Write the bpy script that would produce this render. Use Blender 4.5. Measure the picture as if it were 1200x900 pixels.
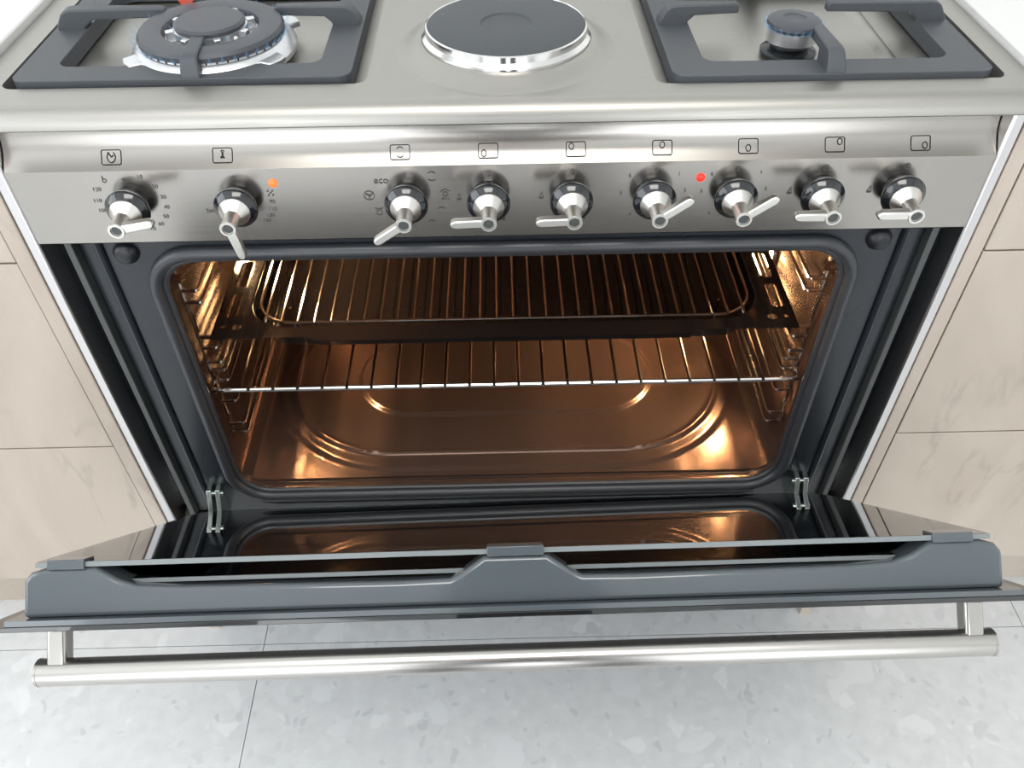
import bpy, bmesh, math, random
from mathutils import Vector, Matrix
random.seed(7)
for o in list(bpy.data.objects): bpy.data.objects.remove(o)
scene = bpy.context.scene
C = scene.collection
PI = math.pi
# ------------------------------------------------------------------ camera
F_PX = 975.0
p, yw, ro = math.radians(44.99), math.radians(0.80), math.radians(-0.61)
fw = Vector((math.sin(yw)*math.cos(p), math.cos(yw)*math.cos(p), -math.sin(p)))
rt = Vector((math.cos(yw), -math.sin(yw), 0)); up = rt.cross(fw)
r2 = rt*math.cos(ro)+up*math.sin(ro); u2 = -rt*math.sin(ro)+up*math.cos(ro)
cam = bpy.data.objects.new('camera', bpy.data.cameras.new('camera'))
cam.data.sensor_width = 36; cam.data.lens = F_PX/1200*36; cam.data.clip_start = 0.02
m = Matrix((r2, u2, -fw)).transposed().to_4x4(); m.translation = Vector((-0.0034, -0.6737, 1.2105))
cam.matrix_world = m
C.objects.link(cam); scene.camera = cam
# ------------------------------------------------------------------ light
scene.view_settings.view_transform = 'Standard'; scene.view_settings.look = 'None'
scene.view_settings.gamma = 1; scene.view_settings.use_curve_mapping = False
scene.view_settings.exposure = 0.0
w = bpy.data.worlds.new('world'); scene.world = w; w.use_nodes = True
w.node_tree.nodes['Background'].inputs[0].default_value = (0.86, 0.93, 1.0, 1)
w.node_tree.nodes['Background'].inputs[1].default_value = 1.0
def area(name, loc, target, sx, sy, power, col):
    l = bpy.data.lights.new(name, 'AREA'); l.shape = 'RECTANGLE'; l.size = sx; l.size_y = sy; l.energy = power; l.color = col
    o = bpy.data.objects.new(name, l); C.objects.link(o); o.location = loc
    o.rotation_euler = (Vector(target)-Vector(loc)).to_track_quat('-Z', 'Y').to_euler()
    return o
area('window_daylight', (-2.12, -0.9, 1.55), (0, -0.9, 1.45), 1.9, 1.5, 26, (0.93, 0.97, 1.0))
area('rear_window_daylight', (-0.15, -2.92, 1.20), (-0.15, 0, 1.10), 3.2, 2.2, 62, (0.95, 0.98, 1.0))
area('added_ceiling_fill', (0.0, -0.9, 2.45), (0.0, -0.9, 0), 1.2, 0.6, 17, (1.0, 0.97, 0.92))  # added overhead fill for the closed room, stands for no known fixture

# ------------------------------------------------------------------ materials
def mat(name, col, rough=0.5, metal=0.0, **kw):
    mt = bpy.data.materials.new(name); mt.use_nodes = True
    b = mt.node_tree.nodes['Principled BSDF']
    b.inputs['Base Color'].default_value = (*col, 1); b.inputs['Roughness'].default_value = rough; b.inputs['Metallic'].default_value = metal
    for k, v in kw.items(): b.inputs[k.replace('_', ' ')].default_value = v
    return mt
def nodes(mt): return mt.node_tree, mt.node_tree.nodes, mt.node_tree.links, mt.node_tree.nodes['Principled BSDF']
def add_noise(mt, scale3=(1, 1, 1), scale=10, detail=4, bump=0.0, dist=0.001, rough=None, cols=None, lo=0.35, hi=0.65):
    t, N, L, b = nodes(mt)
    tc = N.new('ShaderNodeTexCoord'); mp = N.new('ShaderNodeMapping'); mp.inputs['Scale'].default_value = scale3
    geo = N.new('ShaderNodeNewGeometry'); L.new(geo.outputs['Position'], mp.inputs[0])
    nz = N.new('ShaderNodeTexNoise'); nz.inputs['Scale'].default_value = scale; nz.inputs['Detail'].default_value = detail
    L.new(mp.outputs[0], nz.inputs['Vector'])
    if bump:
        bp = N.new('ShaderNodeBump'); bp.inputs['Strength'].default_value = bump; bp.inputs['Distance'].default_value = dist
        L.new(nz.outputs[0], bp.inputs['Height']); L.new(bp.outputs[0], b.inputs['Normal'])
    if rough:
        mr = N.new('ShaderNodeMapRange'); mr.inputs[1].default_value = lo; mr.inputs[2].default_value = hi
        mr.inputs[3].default_value = rough[0]; mr.inputs[4].default_value = rough[1]
        L.new(nz.outputs[0], mr.inputs[0]); L.new(mr.outputs[0], b.inputs['Roughness'])
    if cols:
        cr = N.new('ShaderNodeValToRGB'); cr.color_ramp.elements[0].position = lo; cr.color_ramp.elements[1].position = hi
        cr.color_ramp.elements[0].color = (*cols[0], 1); cr.color_ramp.elements[1].color = (*cols[1], 1)
        L.new(nz.outputs[0], cr.inputs[0]); L.new(cr.outputs[0], b.inputs['Base Color'])
    return mt
M = {}
M['steel'] = add_noise(mat('brushed_steel', (0.45, 0.425, 0.395), 0.27, 1.0), (1.2, 40, 700), 4, 2, bump=0.008, dist=0.0003, rough=(0.21, 0.26))
M['hob'] = add_noise(mat('hob_steel', (0.405, 0.392, 0.365), 0.34, 1.0), (3, 500, 60), 4, 2, bump=0.008, dist=0.0003, rough=(0.36, 0.44))
M['strip'] = mat('satin_side_steel', (0.74, 0.72, 0.72), 0.30, 1.0)
M['handle'] = add_noise(mat('satin_handle', (0.52, 0.50, 0.475), 0.28, 1.0), (1, 1, 1), 2, 0, rough=(0.26, 0.30))
M['chrome'] = mat('chrome_wire', (0.75, 0.73, 0.71), 0.14, 1.0)
M['knob_metal'] = mat('knob_silver', (0.82, 0.80, 0.76), 0.32, 1.0)
M['knob_black'] = mat('knob_black', (0.012, 0.014, 0.017), 0.12, 0.0, Coat_Weight=0.6, Coat_Roughness=0.05)
M['enamel'] = add_noise(mat('blue_grey_enamel', (0.017, 0.021, 0.026), 0.24, 0.0, Specular_IOR_Level=0.6), (1, 1, 1), 900, 2, bump=0.02, dist=0.0003)
M['door_enamel'] = mat('door_enamel', (0.085, 0.099, 0.110), 0.14, 0.0, Coat_Weight=0.5, Coat_Roughness=0.08)
M['flange'] = mat('flange_grey', (0.085, 0.09, 0.088), 0.35, 0.4)
M['black'] = mat('black_channel', (0.010, 0.012, 0.014), 0.22)
M['gasket'] = mat('rubber_gasket', (0.042, 0.044, 0.050), 0.35)
M['rubber'] = mat('rubber_black', (0.012, 0.013, 0.016), 0.35)
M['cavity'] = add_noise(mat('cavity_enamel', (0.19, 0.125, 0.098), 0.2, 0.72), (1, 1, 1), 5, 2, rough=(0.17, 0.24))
M['tray'] = mat('tray_enamel', (0.008, 0.0075, 0.0075), 0.09, 0.0, Specular_IOR_Level=0.7)
M['iron'] = add_noise(mat('cast_iron', (0.060, 0.066, 0.074), 0.48), (1, 1, 1), 700, 2, bump=0.12, dist=0.0004)
M['plate'] = add_noise(mat('hotplate_iron', (0.050, 0.056, 0.062), 0.50), (1, 1, 1), 900, 2, bump=0.06, dist=0.0003)
M['alu'] = mat('burner_aluminium', (0.72, 0.72, 0.73), 0.32, 0.9)
M['cap'] = mat('burner_cap', (0.055, 0.058, 0.068), 0.42)
M['bright'] = mat('polished_ring', (0.82, 0.81, 0.80), 0.12, 1.0)
M['print2'] = mat('faint_grey_print', (0.09, 0.086, 0.082), 0.6)
M['print'] = mat('black_print', (0.012, 0.012, 0.012), 0.7)
M['red'] = mat('indicator_red', (0.8, 0.02, 0.01), 0.15, 0, Emission_Color=(1, 0.03, 0.02, 1), Emission_Strength=1.4)
M['orange'] = mat('indicator_orange', (0.9, 0.12, 0.02), 0.15, 0, Emission_Color=(1, 0.10, 0.02, 1), Emission_Strength=2.0)
M['lamp'] = mat('oven_bulb', (1, 0.8, 0.5), 0.2, 0, Emission_Color=(1, 0.66, 0.30, 1), Emission_Strength=60)
M['glass'] = mat('door_glass', (0.42, 0.44, 0.45), 0.01, 0, Transmission_Weight=1.0, IOR=2.5)
M['glass_edge'] = mat('glass_edge', (0.20, 0.22, 0.225), 0.25)
M['black_glass'] = mat('black_outer_glass', (0.012, 0.013, 0.014), 0.03, 0, IOR=1.8)
M['white_wall'] = mat('white_wall', (0.80, 0.80, 0.79), 0.7)
M['ceil'] = mat('ceiling_white', (0.85, 0.85, 0.84), 0.8)
M['zinc'] = mat('zinc_hinge', (0.55, 0.60, 0.57), 0.25, 1.0)
# blue flame
def flame_mat(name, col, st, al=0.14):
    mt = bpy.data.materials.new(name); mt.use_nodes = True; t = mt.node_tree; t.nodes.clear()
    o = t.nodes.new('ShaderNodeOutputMaterial'); e = t.nodes.new('ShaderNodeEmission'); tr = t.nodes.new('ShaderNodeBsdfTransparent'); a = t.nodes.new('ShaderNodeMixShader')
    e.inputs[0].default_value = (*col, 1); e.inputs[1].default_value = st; a.inputs[0].default_value = al
    t.links.new(tr.outputs[0], a.inputs[1]); t.links.new(e.outputs[0], a.inputs[2]); t.links.new(a.outputs[0], o.inputs[0]); return mt
M['flame'] = flame_mat('blue_flame', (0.22, 0.52, 0.85), 0.8)
M['flame_o'] = flame_mat('orange_flame', (1.0, 0.16, 0.10), 1.0, 0.35)

def wood_mat():
    mt = mat('pale_knotty_laminate', (0.6, 0.52, 0.46), 0.5); t, N, L, b = nodes(mt)
    geo = N.new('ShaderNodeNewGeometry'); mp = N.new('ShaderNodeMapping'); mp.inputs['Scale'].default_value = (1.6, 1.6, 0.55); mp.inputs['Rotation'].default_value = (0, 0.42, 0)
    L.new(geo.outputs['Position'], mp.inputs[0])
    n1 = N.new('ShaderNodeTexNoise'); n1.inputs['Scale'].default_value = 3.2; n1.inputs['Detail'].default_value = 8; n1.inputs['Roughness'].default_value = 0.55; n1.inputs['Distortion'].default_value = 0.6
    L.new(mp.outputs[0], n1.inputs['Vector'])
    cr = N.new('ShaderNodeValToRGB'); e = cr.color_ramp.elements
    e[0].position = 0.30; e[0].color = (0.375, 0.312, 0.255, 1); e[1].position = 0.62; e[1].color = (0.50, 0.432, 0.368, 1)
    L.new(n1.outputs[0], cr.inputs[0])
    mp2 = N.new('ShaderNodeMapping'); mp2.inputs['Scale'].default_value = (5.0, 5.0, 1.1); mp2.inputs['Rotation'].default_value = (0, 0.35, 0); L.new(geo.outputs['Position'], mp2.inputs[0])
    n2 = N.new('ShaderNodeTexNoise'); n2.inputs['Scale'].default_value = 2.6; n2.inputs['Detail'].default_value = 6; n2.inputs['Distortion'].default_value = 1.2; L.new(mp2.outputs[0], n2.inputs['Vector'])
    # thin dark veins where the noise crosses 0.5
    s = N.new('ShaderNodeMath'); s.operation = 'SUBTRACT'; s.inputs[1].default_value = 0.5; L.new(n2.outputs[0], s.inputs[0])
    ab = N.new('ShaderNodeMath'); ab.operation = 'ABSOLUTE'; L.new(s.outputs[0], ab.inputs[0])
    mr = N.new('ShaderNodeMapRange'); mr.inputs[1].default_value = 0.0; mr.inputs[2].default_value = 0.035; mr.inputs[3].default_value = 1; mr.inputs[4].default_value = 0; L.new(ab.outputs[0], mr.inputs[0])
    n3 = N.new('ShaderNodeTexNoise'); n3.inputs['Scale'].default_value = 7; n3.inputs['Detail'].default_value = 3; L.new(geo.outputs['Position'], n3.inputs['Vector'])
    mr2 = N.new('ShaderNodeMapRange'); mr2.inputs[1].default_value = 0.50; mr2.inputs[2].default_value = 0.72; mr2.inputs[4].default_value = 0.7; L.new(n3.outputs[0], mr2.inputs[0])
    mu = N.new('ShaderNodeMath'); mu.operation = 'MULTIPLY'; L.new(mr.outputs[0], mu.inputs[0]); L.new(mr2.outputs[0], mu.inputs[1])
    mx = N.new('ShaderNodeMix'); mx.data_type = 'RGBA'; L.new(mu.outputs[0], mx.inputs[0]); L.new(cr.outputs[0], mx.inputs[6]); mx.inputs[7].default_value = (0.27, 0.22, 0.19, 1)
    L.new(mx.outputs[2], b.inputs['Base Color']); return mt
M['wood'] = wood_mat()
M['gap'] = mat('cabinet_carcass', (0.16, 0.13, 0.11), 0.7)
def terrazzo():
    mt = mat('grey_terrazzo', (0.6, 0.62, 0.64), 0.42); t, N, L, b = nodes(mt)
    geo = N.new('ShaderNodeNewGeometry')
    nz = N.new('ShaderNodeTexNoise'); nz.inputs['Scale'].default_value = 14; nz.inputs['Detail'].default_value = 3; L.new(geo.outputs['Position'], nz.inputs['Vector'])
    dm = N.new('ShaderNodeMix'); dm.data_type = 'VECTOR'; dm.inputs[0].default_value = 0.09; L.new(geo.outputs['Position'], dm.inputs[4]); L.new(nz.outputs[1], dm.inputs[5])
    def layer(scale, thr, soft, lo, hi, base_sock):
        v = N.new('ShaderNodeTexVoronoi'); v.inputs['Scale'].default_value = scale; L.new(dm.outputs[1], v.inputs['Vector'])
        mr = N.new('ShaderNodeMapRange'); mr.inputs[1].default_value = thr; mr.inputs[2].default_value = thr-soft; L.new(v.outputs['Distance'], mr.inputs[0])
        sp = N.new('ShaderNodeSeparateColor'); L.new(v.outputs['Color'], sp.inputs[0])
        cr = N.new('ShaderNodeValToRGB'); cr.color_ramp.elements[0].color = (*lo, 1); cr.color_ramp.elements[1].color = (*hi, 1); L.new(sp.outputs[0], cr.inputs[0])
        on = N.new('ShaderNodeMath'); on.operation = 'GREATER_THAN'; on.inputs[1].default_value = 0.45; L.new(sp.outputs[1], on.inputs[0])
        mu = N.new('ShaderNodeMath'); mu.operation = 'MULTIPLY'; L.new(mr.outputs[0], mu.inputs[0]); L.new(on.outputs[0], mu.inputs[1])
        mx = N.new('ShaderNodeMix'); mx.data_type = 'RGBA'; L.new(mu.outputs[0], mx.inputs[0]); L.new(base_sock, mx.inputs[6]); L.new(cr.outputs[0], mx.inputs[7]); return mx.outputs[2]
    n2 = N.new('ShaderNodeTexNoise'); n2.inputs['Scale'].default_value = 45; n2.inputs['Detail'].default_value = 4; L.new(geo.outputs['Position'], n2.inputs['Vector'])
    cr = N.new('ShaderNodeValToRGB'); e = cr.color_ramp.elements; e[0].position = 0.3; e[1].position = 0.7; e[0].color = (0.61, 0.62, 0.625, 1); e[1].color = (0.68, 0.69, 0.695, 1); L.new(n2.outputs[0], cr.inputs[0])
    s = layer(60, 0.40, 0.12, (0.54, 0.55, 0.56), (0.71, 0.72, 0.725), cr.outputs[0])
    s = layer(24, 0.38, 0.10, (0.58, 0.59, 0.60), (0.73, 0.74, 0.745), s)
    s = layer(11, 0.30, 0.05, (0.65, 0.66, 0.67), (0.75, 0.76, 0.765), s)
    L.new(s, b.inputs['Base Color']); return mt
M['terrazzo'] = terrazzo()
M['grout'] = mat('grout', (0.50, 0.505, 0.51), 0.8)
M['marble'] = add_noise(mat('white_marble', (0.8, 0.8, 0.78), 0.25), (1, 1, 1), 3, 6, cols=((0.60, 0.595, 0.58), (0.70, 0.695, 0.68)), lo=0.3, hi=0.5)

# ------------------------------------------------------------------ helpers
def link(o, parent=None, org=None):
    C.objects.link(o)
    if parent is not None:
        o.parent = parent
    return o
WORLD = {}
def obj(name, bm, mt, parent=None, org=None, bevel=0, seg=2, smooth=True, ang=35, keep=False):
    """links a bmesh given in world coordinates; its origin goes to org or to its bounding-box centre"""
    bmesh.ops.remove_doubles(bm, verts=bm.verts, dist=1e-6) if not keep else None
    if not keep: bmesh.ops.recalc_face_normals(bm, faces=bm.faces)
    me = bpy.data.meshes.new(name)
    if org is None:
        xs = [v.co for v in bm.verts]
        org = Vector([(min(c[i] for c in xs)+max(c[i] for c in xs))/2 for i in range(3)])
    org = Vector(org)
    bmesh.ops.translate(bm, verts=bm.verts, vec=-org)
    bm.to_mesh(me); bm.free()
    if smooth: me.shade_smooth() if hasattr(me, 'shade_smooth') else None
    o = bpy.data.objects.new(name, me); me.materials.append(M[mt] if isinstance(mt, str) else mt)
    link(o, parent)
    pw = WORLD.get(parent.name, Vector((0, 0, 0))) if parent else Vector((0, 0, 0))
    o.location = org-pw; WORLD[o.name] = org
    if smooth:
        try: me.set_sharp_from_angle(angle=math.radians(ang))
        except Exception: pass
    if bevel:
        b = o.modifiers.new('bevel', 'BEVEL'); b.width = bevel; b.segments = seg; b.limit_method = 'ANGLE'; b.angle_limit = math.radians(40); b.harden_normals = False
    return o
def empty(name, loc, label, cat, group=None):
    o = bpy.data.objects.new(name, None); o.empty_display_size = 0.05; C.objects.link(o); o.location = loc; WORLD[o.name] = Vector(loc)
    return tag(o, label, cat, group)
def tag(o, label, cat=None, group=None, kind=None):
    if label: o['label'] = label
    if cat: o['category'] = cat
    if group: o['group'] = group
    if kind: o['kind'] = kind
    return o
def box(bm, x0, x1, y0, y1, z0, z1):
    vs = [bm.verts.new((x, y, z)) for x in (x0, x1) for y in (y0, y1) for z in (z0, z1)]
    for f in ((0, 1, 3, 2), (4, 6, 7, 5), (0, 4, 5, 1), (2, 3, 7, 6), (0, 2, 6, 4), (1, 5, 7, 3)): bm.faces.new([vs[i] for i in f])
    return vs
def nb(): return bmesh.new()
def bx(*a):
    bm = nb(); box(bm, *a); return bm
def prism(bm, pts, f0, f1):
    """pts 2-D polygon; f0/f1 map (u,v) -> 3-D for the two caps"""
    a = [bm.verts.new(f0(*q)) for q in pts]; b = [bm.verts.new(f1(*q)) for q in pts]; n = len(pts)
    bm.faces.new(a); bm.faces.new(b[::-1])
    for i in range(n): bm.faces.new((a[i], b[i], b[(i+1) % n], a[(i+1) % n]))
def tube(bm, pts, r, n=8, closed=False, caps=True):
    pts = [Vector(q) for q in pts]; k = len(pts); rings = []
    prev = None
    for i, q in enumerate(pts):
        if closed: d = pts[(i+1) % k]-pts[i-1]
        else: d = pts[min(i+1, k-1)]-pts[max(i-1, 0)]
        d.normalize()
        if prev is None:
            a = Vector((0, 0, 1)) if abs(d.z) < 0.9 else Vector((1, 0, 0)); u = d.cross(a).normalized()
        else:
            u = (prev-d*prev.dot(d)).normalized()
        prev = u; v = d.cross(u)
        rr = r[i] if isinstance(r, (list, tuple)) else r
        rings.append([bm.verts.new(q+rr*(u*math.cos(2*PI*j/n)+v*math.sin(2*PI*j/n))) for j in range(n)])
    for i in range(k if closed else k-1):
        A, B = rings[i], rings[(i+1) % k]
        for j in range(n): bm.faces.new((A[j], A[(j+1) % n], B[(j+1) % n], B[j]))
    if not closed and caps: bm.faces.new(rings[0][::-1]); bm.faces.new(rings[-1])
def lathe(bm, prof, c, axis='z', n=48):
    """prof = [(radius, height)]"""
    rings = []
    for r, h in prof:
        if r < 1e-6:
            q = (c[0], c[1], c[2]+h) if axis == 'z' else (c[0], c[1]+h, c[2]); rings.append([bm.verts.new(q)]); continue
        ring = []
        for j in range(n):
            a = 2*PI*j/n
            q = (c[0]+r*math.cos(a), c[1]+r*math.sin(a), c[2]+h) if axis == 'z' else (c[0]+r*math.cos(a), c[1]+h, c[2]+r*math.sin(a))
            ring.append(bm.verts.new(q))
        rings.append(ring)
    for A, B in zip(rings, rings[1:]):
        if len(A) == 1 and len(B) == 1: continue
        for j in range(n):
            if len(A) == 1: bm.faces.new((A[0], B[j], B[(j+1) % n]))
            elif len(B) == 1: bm.faces.new((A[j], A[(j+1) % n], B[0]))
            else: bm.faces.new((A[j], A[(j+1) % n], B[(j+1) % n], B[j]))
def rrect(x0, x1, y0, y1, r, n=8):
    rs = r if isinstance(r, (list, tuple)) else (r, r, r, r)   # corners: (x1,y0) (x1,y1) (x0,y1) (x0,y0)
    out = []
    for (cx, cy, a0, rr) in ((x1-rs[0], y0+rs[0], -90, rs[0]), (x1-rs[1], y1-rs[1], 0, rs[1]), (x0+rs[2], y1-rs[2], 90, rs[2]), (x0+rs[3], y0+rs[3], 180, rs[3])):
        for i in range(n+1):
            a = math.radians(a0+90*i/n); out.append((cx+rr*math.cos(a), cy+rr*math.sin(a)))
    return out
def circ(cx, cy, r, n=24): return [(cx+r*math.cos(2*PI*i/n), cy+r*math.sin(2*PI*i/n)) for i in range(n)]
def plate(outer, holes, d0, d1, fmap):
    """flat plate with holes; fmap(u, v, d) -> 3-D"""
    bm = nb()
    loops = [outer]+holes; edges = []
    for lp in loops:
        vs = [bm.verts.new((q[0], q[1], 0)) for q in lp]
        for i in range(len(vs)): edges.append(bm.edges.new((vs[i], vs[(i+1) % len(vs)])))
    bmesh.ops.triangle_fill(bm, use_beauty=True, use_dissolve=False, edges=edges)
    tri = [[(v.co.x, v.co.y) for v in f.verts] for f in bm.faces]
    bm.free()
    # triangle_fill may also fill the holes: drop those
    def inside(pt, poly):
        c = False; j = len(poly)-1
        for i in range(len(poly)):
            if (poly[i][1] > pt[1]) != (poly[j][1] > pt[1]) and pt[0] < (poly[j][0]-poly[i][0])*(pt[1]-poly[i][1])/(poly[j][1]-poly[i][1])+poly[i][0]: c = not c
            j = i
        return c
    bm = nb(); cache = {}
    def vert(u, v, d):
        k = (round(u, 7), round(v, 7), d)
        if k not in cache: cache[k] = bm.verts.new(fmap(u, v, d))
        return cache[k]
    for t in tri:
        ce = (sum(q[0] for q in t)/3, sum(q[1] for q in t)/3)
        if not inside(ce, outer) or any(inside(ce, h) for h in holes): continue
        for d in ((d0, d1)):
            try: bm.faces.new([vert(q[0], q[1], d) for q in t])
            except ValueError: pass
    for lp in loops:
        for i in range(len(lp)):
            a, b = lp[i], lp[(i+1) % len(lp)]
            try: bm.faces.new((vert(*a, d0), vert(*b, d0), vert(*b, d1), vert(*a, d1)))
            except ValueError: pass
    return bm
XZ = lambda u, v, d: (u, d, v)
XY = lambda u, v, d: (u, v, d)

# ------------------------------------------------------------------ room
fl = tag(obj('floor', bx(-2.2, 2.2, -3.0, 0.66, -0.06, -0.003), 'grout', smooth=False), 'pale blue-grey terrazzo tile floor in front of the cooker', kind='structure')
tx = [-2.2, -1.588, -0.388, 0.812, 2.012, 2.2]; ty = [-3.0, -2.43, -1.23, -0.03, 0.66]
for i in range(len(tx)-1):
    for j in range(len(ty)-1):
        g = 0.0007
        obj('tile', bx(tx[i]+g, tx[i+1]-g, ty[j]+g, ty[j+1]-g, -0.003, 0.0), 'terrazzo', fl, smooth=False)
def struct(name, bm, mt, label): return tag(obj(name, bm, mt, smooth=False), label, kind='structure')
struct('wall_back', bx(-2.2, 2.2, 0.66, 0.72, -0.06, 2.5), 'white_wall', 'plain white wall behind the cooker and worktops')
struct('ceiling', bx(-2.26, 2.26, -3.06, 0.72, 2.5, 2.56), 'ceil', 'plain white kitchen ceiling')
struct('wall_right', bx(2.2, 2.26, -3.0, 0.66, -0.06, 2.5), 'white_wall', 'plain white side wall of the kitchen')
struct('wall_left', plate([(-3.0, -0.06), (0.66, -0.06), (0.66, 2.5), (-3.0, 2.5)], [[(-1.85, 0.8), (0.05, 0.8), (0.05, 2.3), (-1.85, 2.3)]], -2.26, -2.2, lambda u, v, d: (d, u, v)), 'white_wall', 'white side wall with a wide daylight window')
struct('wall_front', plate([(-2.2, -0.06), (2.2, -0.06), (2.2, 2.5), (-2.2, 2.5)], [[(-1.75, 0.08), (1.45, 0.08), (1.45, 2.3), (-1.75, 2.3)]], -3.06, -3.0, XZ), 'white_wall', 'white wall with a wide glazed door opening behind the viewer')

# ------------------------------------------------------------------ the cooker
ck = empty('range_cooker', (0, 0.3, 0), 'wide stainless steel range cooker with its oven door half open and oven lit', 'cooker')
# worktop (hob plate) with two wells
WZ = 0.885
def hob_plate():
    wl = [rrect(-0.436, -0.118, 0.025, 0.50, 0.012), rrect(0.134, 0.440, 0.0145, 0.50, 0.012)]
    bm = plate([(-0.4615, -0.004), (0.4615, -0.004), (0.4615, 0.59), (-0.4615, 0.59)], wl, WZ-0.002, WZ, XY)
    return bm
wk = obj('worktop', hob_plate(), 'hob', ck)
# rolled front edge
bm = nb(); prof = []
R_ = 0.016
for i in range(9):
    a = math.radians(90*i/8); prof.append((-0.004-R_*math.sin(a), WZ-R_*(1-math.cos(a))))
prof += [(prof[-1][0]+0.002, 0.8670), (0.02, 0.8670), (0.02, WZ-0.002), (-0.004, WZ-0.002)]
prism(bm, prof, lambda u, v: (-0.4615, u, v), lambda u, v: (0.4615, u, v))
obj('front_edge', bm, 'hob', wk)
for sgn, (x0, x1, y0) in ((-1, (-0.436, -0.118, 0.025)), (1, (0.134, 0.440, 0.0145))):
    bm = nb(); path = rrect(x0, x1, y0, 0.50, 0.012); inn = rrect(x0+0.004, x1-0.004, y0+0.004, 0.496, 0.010)
    A = [bm.verts.new((q[0], q[1], WZ)) for q in path]; B = [bm.verts.new((q[0], q[1], WZ-0.012)) for q in inn]; n = len(A)
    for i in range(n): bm.faces.new((A[i], A[(i+1) % n], B[(i+1) % n], B[i]))
    bm.faces.new(B)
    obj('well', bm, 'hob', wk)
    if sgn == 1:
        bm = nb(); prism(bm, [(0, 0), (0.006, 0.0025), (0.012, 0.0025), (0.018, 0)], lambda u, v: (0.352+u, 0.016, WZ-0.0122+v), lambda u, v: (0.358+u, 0.49, WZ-0.0122+v)); obj('rib', bm, 'hob', wk)
# side panels of the body, back, underside
for s in (-1, 1):
    obj('side_panel', bx(*sorted((s*0.4505, s*0.462)), 0.0, 0.585, 0.13, 0.8665), 'strip', ck, bevel=0.002)
obj('back_panel', bx(-0.449, 0.449, 0.592, 0.598, 0.13, 0.90), 'steel', ck)
obj('underside', bx(-0.449, 0.449, 0.03, 0.585, 0.122, 0.13), 'black', ck)
obj('storage_drawer', bx(-0.445, 0.445, 0.006, 0.03, 0.135, 0.283), 'steel', ck, bevel=0.002)
for sx in (-0.40, 0.40):
    for y in (0.06, 0.53):
        bm = nb(); lathe(bm, [(0, 0), (0.022, 0), (0.022, 0.006), (0.014, 0.012), (0.014, 0.122), (0, 0.122)], (sx, y, 0), n=20); obj('foot', bm, 'steel', ck)
# control panel: flat face + concave cove
def surf_y(z):
    if z <= 0.8185: return 0.0
    u = min(1, (z-0.8185)/0.030); return 0.018*(1-(1-u)**2)
bm = nb(); zs = [0.8185+0.030*i/48 for i in range(49)]
prof = [(0.003, 0.7385), (0.0, 0.7415), (0.0, 0.8185)]+[(surf_y(z), z) for z in zs[1:]]+[(0.018, 0.8665), (0.030, 0.8665), (0.030, 0.7385)]
prism(bm, prof, lambda u, v: (-0.4495, u, v), lambda u, v: (0.4495, u, v))
cp = obj('control_panel', bm, 'steel', ck, ang=20)
# ---- printed marks
def ribbon(bm, pts, wd, closed=False):
    pts = [Vector((q[0], q[1])) for q in pts]
    dense = []
    k = len(pts)
    for i in range(k if closed else k-1):
        a, b = pts[i], pts[(i+1) % k]; n = max(1, int((b-a).length/0.0015))
        dense += [a+(b-a)*j/n for j in range(n)]
    if not closed: dense.append(pts[-1])
    L = []; k = len(dense)
    for i, q in enumerate(dense):
        d = (dense[(i+1) % k]-dense[i-1]) if closed else (dense[min(i+1, k-1)]-dense[max(i-1, 0)])
        d.normalize(); nrm = Vector((-d.y, d.x))*wd/2
        L.append([bm.verts.new((e.x, surf_y(e.y)-0.0006, e.y)) for e in (q+nrm, q-nrm)])
    for i in range(k if closed else k-1):
        A, B = L[i], L[(i+1) % k]; bm.faces.new((A[0], A[1], B[1], B[0]))
def dot(bm, x, z, r, n=10):
    c = [bm.verts.new((x+r*math.cos(2*PI*i/n), surf_y(z)-0.0006, z+r*math.sin(2*PI*i/n))) for i in range(n)]; bm.faces.new(c)
def arc(cx, cz, r, a0, a1, n=10): return [(cx+r*math.cos(math.radians(a0+(a1-a0)*i/n)), cz+r*math.sin(math.radians(a0+(a1-a0)*i/n))) for i in range(n+1)]
def text_into(bm, s, x, z, size):
    cu = bpy.data.curves.new('t', 'FONT'); cu.body = s; cu.size = size; cu.align_x = 'CENTER'; cu.align_y = 'CENTER'
    to = bpy.data.objects.new('t', cu); C.objects.link(to)
    bpy.context.view_layer.update()
    me = bpy.data.meshes.new_from_object(to.evaluated_get(bpy.context.evaluated_depsgraph_get()))
    off = len(bm.verts); vs = [bm.verts.new((x+v.co.x, surf_y(z+v.co.y)-0.0006, z+v.co.y)) for v in me.vertices]
    for pl in me.polygons:
        try: bm.faces.new([vs[i] for i in pl.vertices])
        except ValueError: pass
    bpy.data.objects.remove(to); bpy.data.meshes.remove(me); bpy.data.curves.remove(cu)
KX = [-0.3455, -0.2465, -0.0900, -0.0140, 0.0628, 0.1395, 0.2150, 0.2955, 0.3705]
KZ = 0.7855
LW = 0.0007
ICX = [-0.3530, -0.2530, -0.0930, -0.0132, 0.0663, 0.1448, 0.2231, 0.3021, 0.3804]
IZ = 0.8278
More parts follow.
